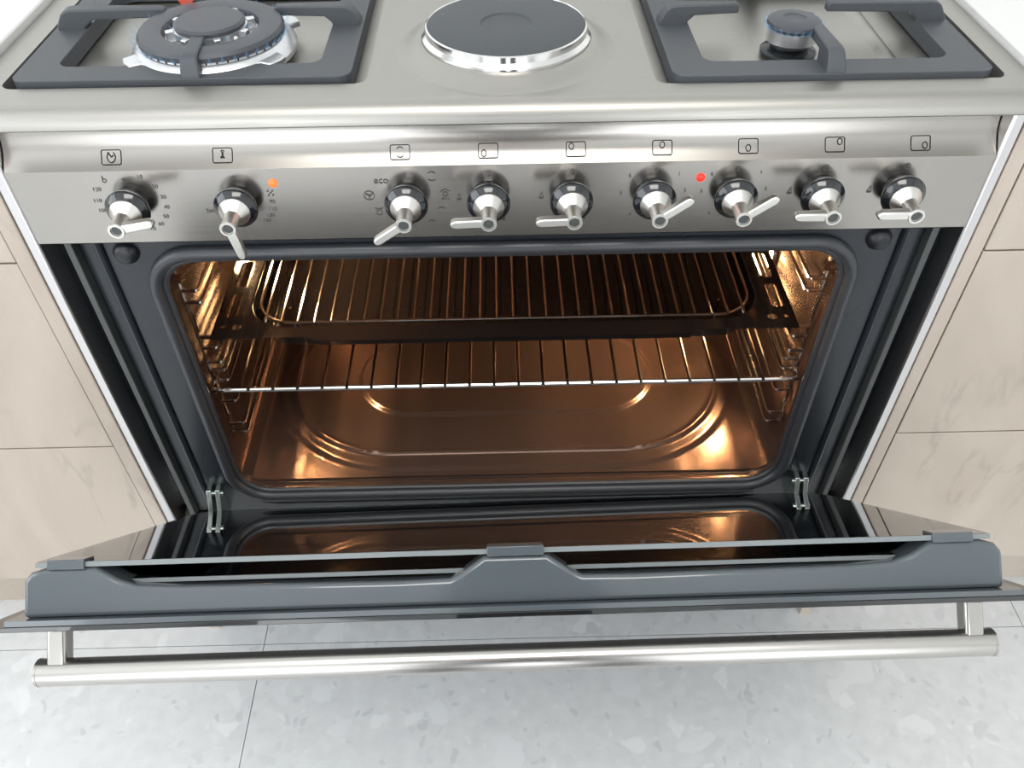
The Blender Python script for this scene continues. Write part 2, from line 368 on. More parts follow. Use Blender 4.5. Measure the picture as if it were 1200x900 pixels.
for i, x in enumerate(ICX):
    bm = nb(); hw, hh = 0.0088, 0.0050
    ribbon(bm, rrect(x-hw, x+hw, IZ-hh, IZ+hh, 0.0015, 3), LW, True)
    if i == 0:
        ribbon(bm, arc(x, IZ, 0.0037, -240, 60, 20), LW); ribbon(bm, [(x-0.003, IZ+0.0035), (x, IZ), (x+0.002, IZ+0.0012)], 0.0009)
    elif i == 1:
        dot(bm, x, IZ-0.0018, 0.0020, 14); ribbon(bm, [(x, IZ-0.002), (x, IZ+0.0022)], 0.0015); ribbon(bm, arc(x, IZ+0.0022, 0.0012, 0, 180, 8), LW); 
    elif i == 2:
        ribbon(bm, arc(x, IZ, 0.0036, 40, 140), LW); ribbon(bm, arc(x, IZ, 0.0036, 220, 320), LW)
    else:
        ox, oz = {3: (-0.0040, -0.0018), 4: (-0.0040, 0.0019), 5: (0, 0.0018), 6: (0, -0.0014), 7: (0.0045, 0.0019), 8: (0.0040, -0.0016)}[i]
        ribbon(bm, circ(x+ox, IZ+oz, 0.0022, 18), LW, True)
    tag(obj('printed_icon', bm, 'print', cp, smooth=False, keep=True), None, kind='stuff')
def ring_pos(i, deg, r): return (KX[i]+r*math.sin(math.radians(deg)), KZ+r*math.cos(math.radians(deg)))
for i in range(9):
    bm = nb(); x = KX[i]
    if i == 0:
        dot(bm, x, KZ+0.0240, 0.0013); 
        hx, hz = ring_pos(0, -35, 0.030); ribbon(bm, circ(hx, hz-0.001, 0.0018, 10), LW, True); ribbon(bm, [(hx-0.001, hz), (hx-0.001, hz+0.004)], LW)
        for t, d in (('10', 30), ('20', 58), ('30', 80), ('40', 100), ('50', 120), ('60', 140), ('70', 160), ('100', -105), ('110', -85), ('120', -62)):
            px, pz = ring_pos(0, d, 0.031); text_into(bm, t, px, pz, 0.0056)
    elif i == 1:
        dot(bm, x, KZ+0.0240, 0.0013)
        sx_, sz_ = ring_pos(1, 76, 0.032)
        for ax, az in ((0, 0), (1, 1), (-1, 1), (1, -1), (-1, -1)): dot(bm, sx_+ax*0.0021, sz_+az*0.0021, 0.0009, 8)
        for t, d in (('90', 93), ('110', 108), ('130', 122), ('150', 136), ('260', -110)):
            px, pz = ring_pos(1, d, 0.031); text_into(bm, t, px, pz, 0.0056)
    elif i == 2:
        text_into(bm, '0', x, KZ+0.0240, 0.006); px, pz = ring_pos(2, -50, 0.029); text_into(bm, 'eco', px, pz, 0.0095)
        px, pz = ring_pos(2, 48, 0.033); ribbon(bm, arc(px, pz, 0.0045, 40, 140), LW); ribbon(bm, arc(px, pz, 0.0045, 220, 320), LW)
        px, pz = ring_pos(2, -85, 0.035); ribbon(bm, circ(px, pz, 0.0048, 20), LW, True)
        for k in range(3): ribbon(bm, [(px, pz), ring_pos(2, 0, 0) if False else (px+0.0036*math.cos(k*2.094+0.5), pz+0.0036*math.sin(k*2.094+0.5))], 0.0013)
        px, pz = ring_pos(2, 85, 0.036); 
        for k in (-1, 0, 1): dot(bm, px+k*0.0028, pz-0.005, 0.0009, 8)
        ribbon(bm, circ(px, pz, 0.0024, 12), LW, True); ribbon(bm, [(px-0.004, pz+0.003), (px, pz+0.0055), (px+0.004, pz+0.003)], LW)
        px, pz = ring_pos(2, 112, 0.034); ribbon(bm, arc(px, pz-0.003, 0.0045, 45, 135), LW)
        px, pz = ring_pos(2, 142, 0.034); ribbon(bm, arc(px, pz-0.003, 0.0045, 45, 135), LW)
        px, pz = ring_pos(2, -118, 0.031); ribbon(bm, circ(px, pz-0.001, 0.0026, 12), LW, True); ribbon(bm, [(px-0.004, pz+0.004), (px, pz+0.0025), (px+0.004, pz+0.004)], LW)
        px, pz = ring_pos(2, -165, 0.031); ribbon(bm, [(px-0.004, pz+0.001), (px-0.0015, pz-0.002), (px, pz+0.001), (px+0.002, pz-0.002), (px+0.004, pz+0.001)], LW)
    elif i in (5, 6):
        text_into(bm, '0', x+0.001, KZ+0.0240, 0.006)
        for t, d in (('1', 48), ('2', 85), ('3', 165), ('4', -140), ('5', -88), ('6', -50)):
            px, pz = ring_pos(i, d, 0.030); text_into(bm, t, px, pz, 0.0052)
    else:
        ribbon(bm, circ(x+0.001, KZ+0.0240, 0.0024, 16), LW, True); dot(bm, x+0.001, KZ+0.0240, 0.0010)
        for d, sc in ((-90, 1.0), (150, 0.8)):
            px, pz = ring_pos(i, d, 0.0275)
            ribbon(bm, [(px-0.0022*sc, pz-0.003*sc), (px+0.0022*sc, pz-0.003*sc), (px+0.0005*sc, pz+0.004*sc)], LW, True)
            ribbon(bm, [(px-0.0012*sc, pz-0.0025*sc), (px+0.0016*sc, pz-0.0025*sc)], 0.0012)
    tag(obj('dial_marks', bm, 'print2', cp, smooth=False, keep=True), None, kind='stuff')
# ---- knobs
def knob(i, deg):
    c = (KX[i], 0, KZ)
    if i == 0:
        bm = nb(); lathe(bm, [(0, -0.0005), (0.0160, -0.0005), (0.0178, -0.006), (0.0200, -0.0115), (0.0201, -0.0130), (0.0196, -0.0142), (0.0146, -0.0185), (0, -0.0185)], (0, 0, 0), 'y', 48); 
        knob.base = bm_mesh(bm, 'knob', 'knob_black')
        bm = nb(); lathe(bm, [(0, -0.018), (0.0142, -0.018), (0.0143, -0.0196), (0.0138, -0.0204), (0.0074, -0.0290), (0, -0.0290)], (0, 0, 0), 'y', 48); knob.skirt = bm_mesh(bm, 'skirt', 'knob_metal')
        bm = nb(); lathe(bm, [(0, -0.028), (0.0078, -0.028), (0.0072, -0.033), (0.0070, -0.043), (0.0075, -0.0462), (0.0071, -0.0472), (0.0052, -0.0472), (0.0048, -0.0458), (0, -0.0458)], (0, 0, 0), 'y', 36)
        knob.stem = bm_mesh(bm, 'stem', 'knob_metal')
        bm = nb()
        out = [(-0.0042, 0.004), (-0.0040, 0.030), (-0.0030, 0.0335), (0, 0.0348), (0.0030, 0.0335), (0.0040, 0.030), (0.0042, 0.004)]
        prism(bm, out, lambda u, v: (u, -0.0462, v), lambda u, v: (u, -0.0385, v)); knob.lever = bm_mesh(bm, 'lever', 'knob_metal', bevel=True)
        bm = nb(); lathe(bm, [(0, -0.0457), (0.0047, -0.0457), (0.0040, -0.0465), (0, -0.0467)], (0, 0, 0), 'y', 24); knob.cap = bm_mesh(bm, 'centre_cap', 'flange')
    k = bpy.data.objects.new('knob', knob.base); link(k, ck); k.location = Vector(c)-WORLD[ck.name]
    for nm, me in (('skirt', knob.skirt), ('stem', knob.stem), ('lever', knob.lever), ('centre_cap', knob.cap)):
        o = bpy.data.objects.new(nm, me); link(o, k)
        if nm == 'lever':
            o.rotation_euler = (0, math.radians(deg), 0)
            b = o.modifiers.new('bevel', 'BEVEL'); b.width = 0.0012; b.segments = 2; b.limit_method = 'ANGLE'
def bm_mesh(bm, name, mt, bevel=False):
    bmesh.ops.remove_doubles(bm, verts=bm.verts, dist=1e-6); bmesh.ops.recalc_face_normals(bm, faces=bm.faces)
    me = bpy.data.meshes.new(name); bm.to_mesh(me); bm.free(); me.materials.append(M[mt]); me.shade_smooth(); me.set_sharp_from_angle(angle=math.radians(30)); return me
for i, d in enumerate((80, 170, -125, -92, -92, 53, 53, -90, -90)): knob(i, d)
for x, z, mt in ((-0.211, 0.8035, 'orange'), (0.182, 0.8015, 'red')):
    bm = nb(); lathe(bm, [(0, 0.0), (0.0042, 0.0), (0.0040, -0.0012), (0.0025, -0.0026), (0, -0.003)], (x, 0, z), 'y', 20); obj('indicator_light', bm, mt, ck)
# ---- chassis front frame
OPN = rrect(-0.352, 0.352, 0.338, 0.712, 0.042, 8)
obj('front_frame', plate([(-0.392, 0.286), (0.392, 0.286), (0.392, 0.745), (-0.392, 0.745)], [OPN], 0.012, 0.024, XZ), 'enamel', ck, ang=30)
for s in (-1, 1):
    def sx(a, b): return sorted((s*a, s*b))
    bm = nb(); box(bm, *sx(0.391, 0.4245), 0.018, 0.03, 0.286, 0.745); st = obj('frame_step', bm, 'enamel', ck, bevel=0.003)
    bm = nb(); tube(bm, [(s*0.404, 0.017, 0.300), (s*0.404, 0.017, 0.74)], 0.0045, 10); obj('frame_ridge', bm, 'enamel', ck)
    bm = nb(); box(bm, *sx(0.424, 0.431), 0.007, 0.05, 0.286, 0.745); obj('frame_flange', bm, 'flange', ck, bevel=0.001)
    bm = nb(); box(bm, *sx(0.431, 0.4505), 0.030, 0.05, 0.286, 0.745); obj('side_channel', bm, 'black', ck)
    bm = nb(); lathe(bm, [(0, 0.012), (0.0125, 0.012), (0.0125, 0.009), (0.009, 0.004), (0.007, 0.003), (0, 0.003)], (s*0.3755, 0, 0.7215), 'y', 24); obj('bump_stop', bm, 'rubber', ck)
    # hinge links
    hg = None
    for dx in (-0.0056, 0.0056):
        xx = s*0.384+dx; bm = nb()
        prism(bm, [(0.012, 0.352), (0.012, 0.300), (-0.012, 0.304), (-0.019, 0.318), (-0.010, 0.332), (0.000, 0.352)], lambda u, v: (xx-0.0030, u, v), lambda u, v: (xx+0.0030, u, v))
        o = obj('hinge' if hg is None else 'link_plate', bm, 'zinc', ck if hg is None else hg, bevel=0.0006); hg = hg or o
    for (y, z, r, l) in ((-0.010, 0.318, 0.0036, 0.012), (0.004, 0.342, 0.0032, 0.011)):
        bm = nb(); tube(bm, [(s*0.384-l, y, z), (s*0.384+l, y, z)], r, 10); obj('pin', bm, 'zinc', hg)
bm = nb(); tube(bm, [(x, 0.012, 0.312) for x in (-0.33, -0.31, 0.31, 0.33)], [0.0015, 0.004, 0.004, 0.0015], 10); obj('bottom_ridge', bm, 'enamel', ck)
# gasket: outer bead and inner lip
def loop3(x0, x1, z0, z1, r, y): return [(q[0], y, q[1]) for q in rrect(x0, x1, z0, z1, r, 10)]
bm = nb(); tube(bm, loop3(-0.3585, 0.3585, 0.3285, 0.7205, 0.048, 0.009), 0.0072, 12, True); gs = obj('gasket', bm, 'gasket', ck)
bm = nb(); tube(bm, loop3(-0.3500, 0.3500, 0.3365, 0.7120, 0.041, 0.012), 0.0036, 10, True); obj('gasket_lip', bm, 'gasket', gs)
# ---- cavity
CX0, CX1, CZ0, CZ1, CY1 = -0.366, 0.366, 0.330, 0.728, 0.43
bm = nb()
lip = rrect(-0.350, 0.350, 0.340, 0.710, 0.040, 8); sec = rrect(CX0, CX1, CZ0, CZ1, 0.030, 8)
rings = []
for lp, y in ((lip, 0.013), (lip, 0.020), (sec, 0.032), (sec, CY1-0.02), (rrect(CX0+0.012, CX1-0.012, CZ0+0.012, CZ1-0.012, 0.022, 8), CY1)): rings.append([bm.verts.new((q[0], y, q[1])) for q in lp])
n = len(sec)
for A, B in zip(rings, rings[1:]):
    for i in range(n): bm.faces.new((A[i], A[(i+1) % n], B[(i+1) % n], B[i]))
bm.faces.new(rings[-1])
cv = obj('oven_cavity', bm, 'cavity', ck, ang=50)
# wall lamp recess bulges are separate parts; embossed floor sheet
def stadium_d(x, y, cx, cy, hl, r):
    dx = max(0, abs(x-cx)-hl); return math.hypot(dx, y-cy)-r
bm = nb(); nx, ny = 240, 130
def sstep(a, b, t): t = max(0, min(1, (t-a)/(b-a))); return t*t*(3-2*t)
grid = []
for j in range(ny+1):
    row = []
    for i in range(nx+1):
        x = -0.345+0.69*i/nx; y = 0.034+0.376*j/ny
        h = 0.0
        d = stadium_d(x, y, 0.0, 0.225, 0.135, 0.082); h += 0.0035*(1-sstep(-0.004, 0.004, d))
        d = stadium_d(x, y, 0.0, 0.225, 0.160, 0.152); h += 0.004*math.exp(-(d/0.0035)**2)
        d = stadium_d(x, y, 0.0, 0.225, 0.155, 0.180); h += 0.0025*(1-sstep(-0.005, 0.005, d))
        row.append(bm.verts.new((x, y, 0.3315+h)))
    grid.append(row)
for j in range(ny):
    for i in range(nx): bm.faces.new((grid[j][i], grid[j][i+1], grid[j+1][i+1], grid[j+1][i]))
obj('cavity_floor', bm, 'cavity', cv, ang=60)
# fan cover on the back wall
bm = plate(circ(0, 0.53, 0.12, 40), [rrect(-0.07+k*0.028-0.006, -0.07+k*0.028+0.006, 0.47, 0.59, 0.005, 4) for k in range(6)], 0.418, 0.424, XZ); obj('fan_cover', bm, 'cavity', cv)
# lamps in the side walls
for s in (-1, 1):
    yc, zc = (0.255, 0.600) if s < 0 else (0.255, 0.532)
    bm = nb(); prism(bm, rrect(yc-0.032, yc+0.032, zc-0.022, zc+0.022, 0.012, 5), lambda u, v: (s*0.3655, u, v), lambda u, v: (s*0.3590, u, v)); lf = obj('lamp_frame', bm, 'chrome', cv, bevel=0.002)
    bm = nb(); prism(bm, rrect(yc-0.024, yc+0.024, zc-0.015, zc+0.015, 0.009, 5), lambda u, v: (s*0.360, u, v), lambda u, v: (s*0.3560, u, v)); obj('oven_lamp', bm, 'lamp', ck, bevel=0.001)
    l = bpy.data.lights.new('oven_lamp_light', 'AREA'); l.shape = 'RECTANGLE'; l.size = 0.045; l.size_y = 0.028; l.energy = 4.6 if s < 0 else 5.0; l.color = (1.0, 0.60, 0.29)
    lo = bpy.data.objects.new('oven_lamp_light', l); C.objects.link(lo); lo.location = (s*0.353, yc, zc); lo.rotation_euler = (0, math.radians(90)*(1 if s < 0 else -1)*-1, 0)
# ladder side racks
LV = [(0.634, 0.617), (0.5648, 0.548), (0.525, 0.511), (0.4945, 0.4575), (0.416, 0.399)]
for s in (-1, 1):
    xo, xi = s*0.3590, s*0.3410; rk = None
    for y in (0.062, 0.36):
        bm = nb(); tube(bm, [(xo, y, 0.392), (xo, y, 0.66), (s*0.364, y, 0.672)], 0.0030, 8)
        o = obj('side_rack' if rk is None else 'upright', bm, 'chrome', ck if rk is None else rk); rk = rk or o
    for a, b in LV:
        for z in (a, b):
            bm = nb(); tube(bm, [(xo, 0.060, z), (xi+s*0.002, 0.060, z), (xi, 0.063, z), (xi, 0.357, z), (xi+s*0.002, 0.362, z), (xo, 0.362, z)], 0.0026, 8)
            obj('guide_rail', bm, 'chrome', rk)
    bm = nb(); tube(bm, [(s*0.364, 0.060, 0.652), (s*0.352, 0.060, 0.652)], 0.0065, 14); obj('rack_clip', bm, 'chrome', rk)

# ---- hob burners
def burner_big(cx, cy):
    z0 = WZ-0.007
    bm = nb(); lathe(bm, [(0, -0.005), (0.066, -0.005), (0.074, 0.0), (0.076, 0.006), (0.072, 0.012), (0.069, 0.0145), (0.0675, 0.0155), (0.0652, 0.0160), (0.0652, 0.0190), (0.042, 0.0190), (0.042, 0.0165), (0, 0.0165)], (cx, cy, z0), n=64); b = obj('burner', bm, 'alu', ck)
    # four aluminium lugs
    for a in (35, 145, 215, 325):
        bm = nb(); ca, sa = math.cos(math.radians(a)), math.sin(math.radians(a))
        prism(bm, [(0.060, -0.014), (0.083, -0.010), (0.085, 0.0), (0.083, 0.010), (0.060, 0.014)], lambda u, v: (cx+u*ca-v*sa, cy+u*sa+v*ca, z0+0.007), lambda u, v: (cx+u*ca-v*sa, cy+u*sa+v*ca, z0+0.0125))
        obj('burner_lug', bm, 'alu', b, bevel=0.001)
    bm = nb(); lathe(bm, [(0.042, 0.018), (0.0665, 0.018), (0.0668, 0.0220), (0.0645, 0.0250), (0.052, 0.0260), (0.0445, 0.0250), (0.0425, 0.0220), (0.042, 0.018)], (cx, cy, z0), n=64); obj('outer_cap', bm, 'cap', b)
    bm = nb()
    for k in range(44):
        a = 2*PI*k/44; ca, sa = math.cos(a), math.sin(a)
        prism(bm, [(0.0600, -0.0007), (0.0658, -0.0007), (0.0658, 0.0007), (0.0600, 0.0007)], lambda u, v: (cx+u*ca-v*sa, cy+u*sa+v*ca, z0+0.0158), lambda u, v: (cx+u*ca-v*sa, cy+u*sa+v*ca, z0+0.0188))
    tag(obj('outer_port_ring', bm, 'black', b), None, kind='stuff')
    bm = nb(); lathe(bm, [(0, 0.016), (0.0335, 0.016), (0.0335, 0.0255), (0.030, 0.0265), (0, 0.0265)], (cx, cy, z0), n=48); ic = obj('inner_ring', bm, 'alu', b)
    bm = nb(); lathe(bm, [(0, 0.0265), (0.0320, 0.0265), (0.0325, 0.0290), (0.030, 0.0310), (0, 0.0318)], (cx, cy, z0), n=48); obj('inner_cap', bm, 'cap', b)
    bm = nb()
    for k in range(8):
        a = 2*PI*(k+0.5)/8; ca, sa = math.cos(a), math.sin(a)
        prism(bm, [(0.0325, -0.0035), (0.0405, -0.0028), (0.0405, 0.0028), (0.0325, 0.0035)], lambda u, v: (cx+u*ca-v*sa, cy+u*sa+v*ca, z0+0.018), lambda u, v: (cx+u*ca-v*sa, cy+u*sa+v*ca, z0+0.0265))
    tag(obj('inner_teeth', bm, 'alu', b, bevel=0.0006), None, kind='stuff')
    flames(b, cx, cy, z0+0.0185, 0.0670, 40, 0.007, 0.0016); flames(b, cx, cy, z0+0.0235, 0.0345, 24, 0.004, 0.0012)
    bm = nb(); tube(bm, [(cx+0.030, cy-0.030, z0+0.012), (cx+0.030, cy-0.030, z0+0.0262)], [0.0028, 0.0016], 10); obj('igniter', bm, 'white_wall', b)
    return b
def flames(b, cx, cy, z, r, n, ln, rad):
    bm = nb()
    for k in range(n):
        a = 2*PI*(k+0.3)/n; d = Vector((math.cos(a), math.sin(a), 0)); l = ln*random.uniform(0.75, 1.15); base = Vector((cx, cy, z))+d*r
        tube(bm, [base, base+d*l*0.30+Vector((0, 0, l*0.10)), base+d*l*0.55+Vector((0, 0, l*0.42)), base+d*l*0.66+Vector((0, 0, l*0.95))], [rad*0.6, rad, rad*0.8, rad*0.12], 6)
    tag(obj('flame_ring', bm, 'flame', b), None, kind='stuff')
def burner_small(cx, cy, lit=True):
    z0 = WZ-0.007
    bm = nb(); lathe(bm, [(0, -0.005), (0.0255, -0.005), (0.0260, 0.0), (0.0235, 0.0020), (0.0175, 0.003), (0.0175, 0.010), (0, 0.010)], (cx, cy, z0), n=48); b = obj('burner', bm, 'black', ck)
    bm = nb(); lathe(bm, [(0, 0.006), (0.0180, 0.006), (0.0200, 0.0085), (0.0232, 0.0105), (0.0232, 0.0215), (0.021, 0.0225), (0, 0.0225)], (cx, cy, z0), n=48); obj('burner_body', bm, 'alu', b)
    bm = nb(); lathe(bm, [(0, 0.0232), (0.0225, 0.0232), (0.0245, 0.0245), (0.0240, 0.0275), (0.021, 0.0290), (0.0105, 0.0296), (0.0100, 0.0288), (0.0085, 0.0286), (0, 0.0288)], (cx, cy, z0), n=48); obj('burner_cap', bm, 'cap', b)
    if lit: flames(b, cx, cy, z0+0.0220, 0.0228, 24, 0.0065, 0.0016)
    return b
BB = burner_big(-0.2680, 0.1110)
burner_small(0.2700, 0.0960)
# rear burners, same hob
burner_small(-0.2660, 0.365, False); burner_small(0.2690, 0.355, False)
bm = nb(); tube(bm, [(-0.305, 0.172, 0.896), (-0.307, 0.173, 0.903), (-0.302, 0.174, 0.912), (-0.297, 0.175, 0.922)], [0.004, 0.007, 0.006, 0.001], 10); obj('flame_tongue', bm, 'flame_o', BB)
# hotplates in the middle
def hotplate(cx, cy):
    bm = nb(); lathe(bm, [(0.105, 0.0), (0.100, 0.0006), (0.092, 0.0035), (0.086, 0.0075), (0.0815, 0.0095), (0.0785, 0.0098), (0.0785, -0.003), (0.105, -0.003), (0.105, 0.0)], (cx, cy, WZ-0.0005), n=80); h = obj('hotplate_dome', bm, 'hob', wk)
    bm = nb(); lathe(bm, [(0.0700, 0.002), (0.0782, 0.009), (0.0780, 0.0115), (0.0748, 0.0150), (0.0742, 0.0200), (0.0728, 0.0210), (0.0720, 0.0200), (0.0700, 0.0020)], (cx, cy, WZ), n=80); hp = obj('hotplate_rim', bm, 'bright', ck)
    bm = nb(); lathe(bm, [(0, 0.002), (0.0722, 0.002), (0.0722, 0.0198), (0.0700, 0.0208), (0.0240, 0.0208), (0.0225, 0.0196), (0, 0.0196)], (cx, cy, WZ), n=80); obj('hotplate', bm, 'plate', hp)
hotplate(0.0055, 0.0995); hotplate(0.0055, 0.365)

# ------------------------------------------------------------------ oven door (half open), local (x, s along door, t towards the oven)
TH, TW, DX = math.radians(42.6), 0.0085, 0.0035
a_ = Vector((0, -math.sin(TH), math.cos(TH))); n_ = Vector((0, math.cos(TH), math.sin(TH))); x_ = Vector((1, 0, 0))
x_t = (x_*math.cos(TW)+n_*math.sin(TW)).normalized(); n_t = (n_*math.cos(TW)-x_*math.sin(TW)).normalized()
H0 = Vector((DX, 0.0, 0.310))
def D(x, s, t): return H0+x_t*x+a_*s+n_t*t
DOUT = lambda u, v, d: D(u, v, d)
# outer skin (stainless, outside) with its flange showing along the top edge
bm = plate(rrect(-0.4465, 0.4465, 0.008, 0.4235, 0.002, 2), [], -0.0500, -0.0458, DOUT); dr = obj('oven_door', bm, 'black_glass', ck, ang=30, bevel=0.0008)
bm = plate(rrect(-0.424, 0.424, 0.006, 0.4225, 0.003, 2), [rrect(-0.36, 0.36, 0.07, 0.36, 0.02, 5)], -0.0455, -0.041, DOUT); obj('door_flange', bm, 'door_enamel', dr, ang=30)
# pressed inner frame: hollow tray walls
FR0, FR1, FW = 0.020, 0.414, 0.412
def wall_s(s0, s1, poly):   # poly in (x,t), extruded along s
    bm = nb(); prism(bm, poly, lambda u, v: D(u, s0, v), lambda u, v: D(u, s1, v)); return bm
top_poly = [(-FW, -0.041), (FW, -0.041), (FW, -0.010), (FW-0.006, -0.003), (FW-0.018, 0.0), (0.352, 0.0), (0.334, -0.0105), (0.318, -0.0160), (0.28, -0.0180), (0.10, -0.0195), (0.056, -0.0188), (0.046, -0.014), (0.027, -0.001), (-0.027, -0.001), (-0.046, -0.014), (-0.056, -0.0188), (-0.10, -0.0195), (-0.28, -0.0180), (-0.318, -0.0160), (-0.334, -0.0105), (-0.352, 0.0), (-FW+0.018, 0.0), (-FW+0.006, -0.003), (-FW, -0.010)]
bm = wall_s(FR1-0.032, FR1, top_poly); obj('top_rail', bm, 'door_enamel', dr, ang=30, bevel=0.004, seg=3)
for s in (-1, 1):
    bm = nb(); prism(bm, [(s*(FW-0.030), -0.041), (s*FW, -0.041), (s*FW, -0.010), (s*(FW-0.008), -0.0015), (s*(FW-0.030), -0.0015)], lambda u, v: D(u, FR0, v), lambda u, v: D(u, FR1-0.030, v)); obj('side_rail', bm, 'door_enamel', dr, ang=30, bevel=0.003)
bm = nb(); prism(bm, [(-FW, -0.041), (FW, -0.041), (FW, -0.004), (-FW, -0.004)], lambda u, v: D(u, FR0, v), lambda u, v: D(u, FR0+0.03, v)); obj('bottom_rail', bm, 'door_enamel', dr, ang=30, bevel=0.003)
# glass panes
gl = rrect(-0.402, 0.402, 0.006, 0.413, [0.055, 0.004, 0.004, 0.055], 8)
bm = plate(gl, [], 0.0005, 0.0052, DOUT); g1 = obj('inner_glass', bm, 'glass', dr, ang=30)
bm = nb(); prism(bm, [(-0.4018, 0.0008), (0.4018, 0.0008), (0.4018, 0.0050), (-0.4018, 0.0050)], lambda u, v: D(u, 0.4131, v), lambda u, v: D(u, 0.4138, v)); obj('glass_edge', bm, 'glass_edge', g1, smooth=False)
bm = plate(rrect(-0.335, 0.335, 0.055, 0.400, 0.01, 3), [], -0.0165, -0.0125, DOUT); g2 = obj('middle_glass', bm, 'glass', dr, ang=30)
bm = nb(); prism(bm, [(-0.335, -0.0162), (0.335, -0.0162), (0.335, -0.0128), (-0.335, -0.0128)], lambda u, v: D(u, 0.4002, v), lambda u, v: D(u, 0.4008, v)); obj('glass_edge', bm, 'glass_edge', g2, smooth=False)
# dark frit border printed on the back of the inner glass
bm = plate(rrect(-0.400, 0.400, 0.008, 0.380, [0.053, 0.004, 0.004, 0.053], 8), [rrect(-0.30, 0.30, 0.075, 0.362, 0.03, 6)], -0.0006, 0.0002, DOUT); obj('frit_border', bm, 'black', g1, ang=30)
# glass clips
for x0, x1 in ((-0.391, -0.360), (-0.024, 0.024), (0.352, 0.386)):
    bm = nb(); prism(bm, [(x0, -0.001), (x1, -0.001), (x1, 0.0072), (x0, 0.0072)], lambda u, v: D(u, 0.398, v), lambda u, v: D(u, 0.4165, v)); obj('glass_clip', bm, 'door_enamel', dr, bevel=0.0008)
# handle
bm = nb(); tube(bm, [D(-0.402, 0.405, -0.088), D(0.402, 0.405, -0.088)], 0.0115, 28); hd = obj('handle', bm, 'handle', dr)
for s in (-1, 1):
    bm = nb(); prism(bm, [(s*0.378, 0.397), (s*0.394, 0.397), (s*0.394, 0.413), (s*0.378, 0.413)], lambda u, v: D(u, v, -0.050), lambda u, v: D(u, v, -0.090)); obj('handle_post', bm, 'handle', hd, bevel=0.003, seg=3)
    bm = nb(); tube(bm, [D(s*0.4015, 0.405, -0.088), D(s*0.4035, 0.405, -0.088)], 0.0118, 28); obj('handle_end_cap', bm, 'handle', hd)

# ------------------------------------------------------------------ pan supports
def pan_support(x0, x1, y0, y1, bcx, bcys, fy, label, fing):
    zt, zb = WZ+0.0045, WZ-0.0108
    t = empty('pan_support', ((x0+x1)/2, (y0+y1)/2, zb), label, 'pan support', 'cast iron pan supports on the hob')
    bw = 0.030
    ix0, ix1 = x0+bw*1.05, x1-bw
    holes = [rrect(ix0, ix1, y0+bw*0.95, (y0+y1)/2-0.010, 0.012, 5), rrect(ix0, ix1, (y0+y1)/2+0.010, y1-bw, 0.012, 5)]
    bm = plate(rrect(x0, x1, y0, y1, 0.012, 5), holes, zb, zt, XY); obj('frame', bm, 'iron', t, bevel=0.0022)
    zf = WZ+0.0215
    def finger(p0, p1):
        p0, p1 = Vector((*p0, 0)), Vector((*p1, 0)); d = (p1-p0); L = d.length; d.normalize(); nr = Vector((-d.y, d.x, 0))
        prof = [(0, zt-0.004), (0, zt+0.003), (0.006, zf-0.004), (0.010, zf-0.001), (0.016, zf), (L-0.003, zf), (L, zf-0.002), (L, zf-0.009), (0.034, zf-0.010), (0.027, zt+0.002), (0.027, zt-0.004)]
        bm = nb()
        def mp(u, v, s):
            wd = (0.0085 if v < zt+0.004 else 0.0072) if u < 0.0275 else (0.0062 if u < L-0.004 else 0.0046)
            q = p0+d*u+nr*s*wd; return (q.x, q.y, v)
        prism(bm, prof, lambda u, v: mp(u, v, -1), lambda u, v: mp(u, v, 1)); obj('finger', bm, 'iron', t, bevel=0.0014)
    for k, cy in enumerate(bcys):
        fx = fing
        yy = fy if k == 0 else cy; finger((x0+0.003, yy), (bcx-fx, yy)); finger((x1-0.003, yy), (bcx+fx, yy))
        if k == 0: finger((bcx-0.002 if bcx < 0 else bcx+0.020, y0+0.001), (bcx-0.004 if bcx < 0 else bcx+0.016, cy+0.018))
        ym = (y0+y1)/2
        if k == 0: finger((bcx, ym+0.008), (bcx, cy+fx*1.1+0.055))
        else: finger((bcx, ym-0.008), (bcx, cy-fx*0.9)); finger((bcx, y1-0.004), (bcx, cy+fx*0.9))
    for (fx_, fy_) in ((x0+0.012, y0+0.012), (x1-0.012, y0+0.012), (x0+0.012, y1-0.012), (x1-0.012, y1-0.012)):
        bm = nb(); lathe(bm, [(0, -0.001), (0.004, -0.001), (0.005, 0.002), (0, 0.002)], (fx_, fy_, zb), n=12); obj('rubber_foot', bm, 'rubber', t)
pan_support(-0.4275, -0.1315, 0.0300, 0.490, -0.2680, (0.1110, 0.365), 0.150, 'black cast iron pan support around the large double-ring gas burner', 0.052)
pan_support(0.1490, 0.4300, 0.0195, 0.490, 0.2700, (0.0960, 0.355), 0.138, 'black cast iron pan support around the small gas burner', 0.042)

# ------------------------------------------------------------------ oven contents
# deep black tray
tz = 0.5690
bt = empty('baking_tray', (0, 0.22, tz-0.04), 'black enamel deep baking tray with slotted side rims on upper oven rails', 'tray')
outer = [(-0.343, 0.052), (-0.235, 0.052), (-0.215, 0.044), (0.215, 0.044), (0.235, 0.052), (0.343, 0.052), (0.343, 0.400), (-0.343, 0.400)]
well = rrect(-0.308, 0.308, 0.070, 0.372, 0.052, 10)
holes = [well]
for s in (-1, 1):
    a, b = sorted((s*0.3200, s*0.3350))
    for y0, y1 in ((0.090, 0.135), (0.147, 0.200), (0.212, 0.265), (0.277, 0.330)): holes.append(rrect(a, b, y0, y1, 0.006, 4))
    holes.append(circ(s*0.316, 0.0725, 0.0055, 14)); holes.append(circ(s*0.333, 0.0735, 0.0032, 12))
obj('rim', plate(outer, holes, tz-0.0012, tz, XY), 'tray', bt, ang=30)
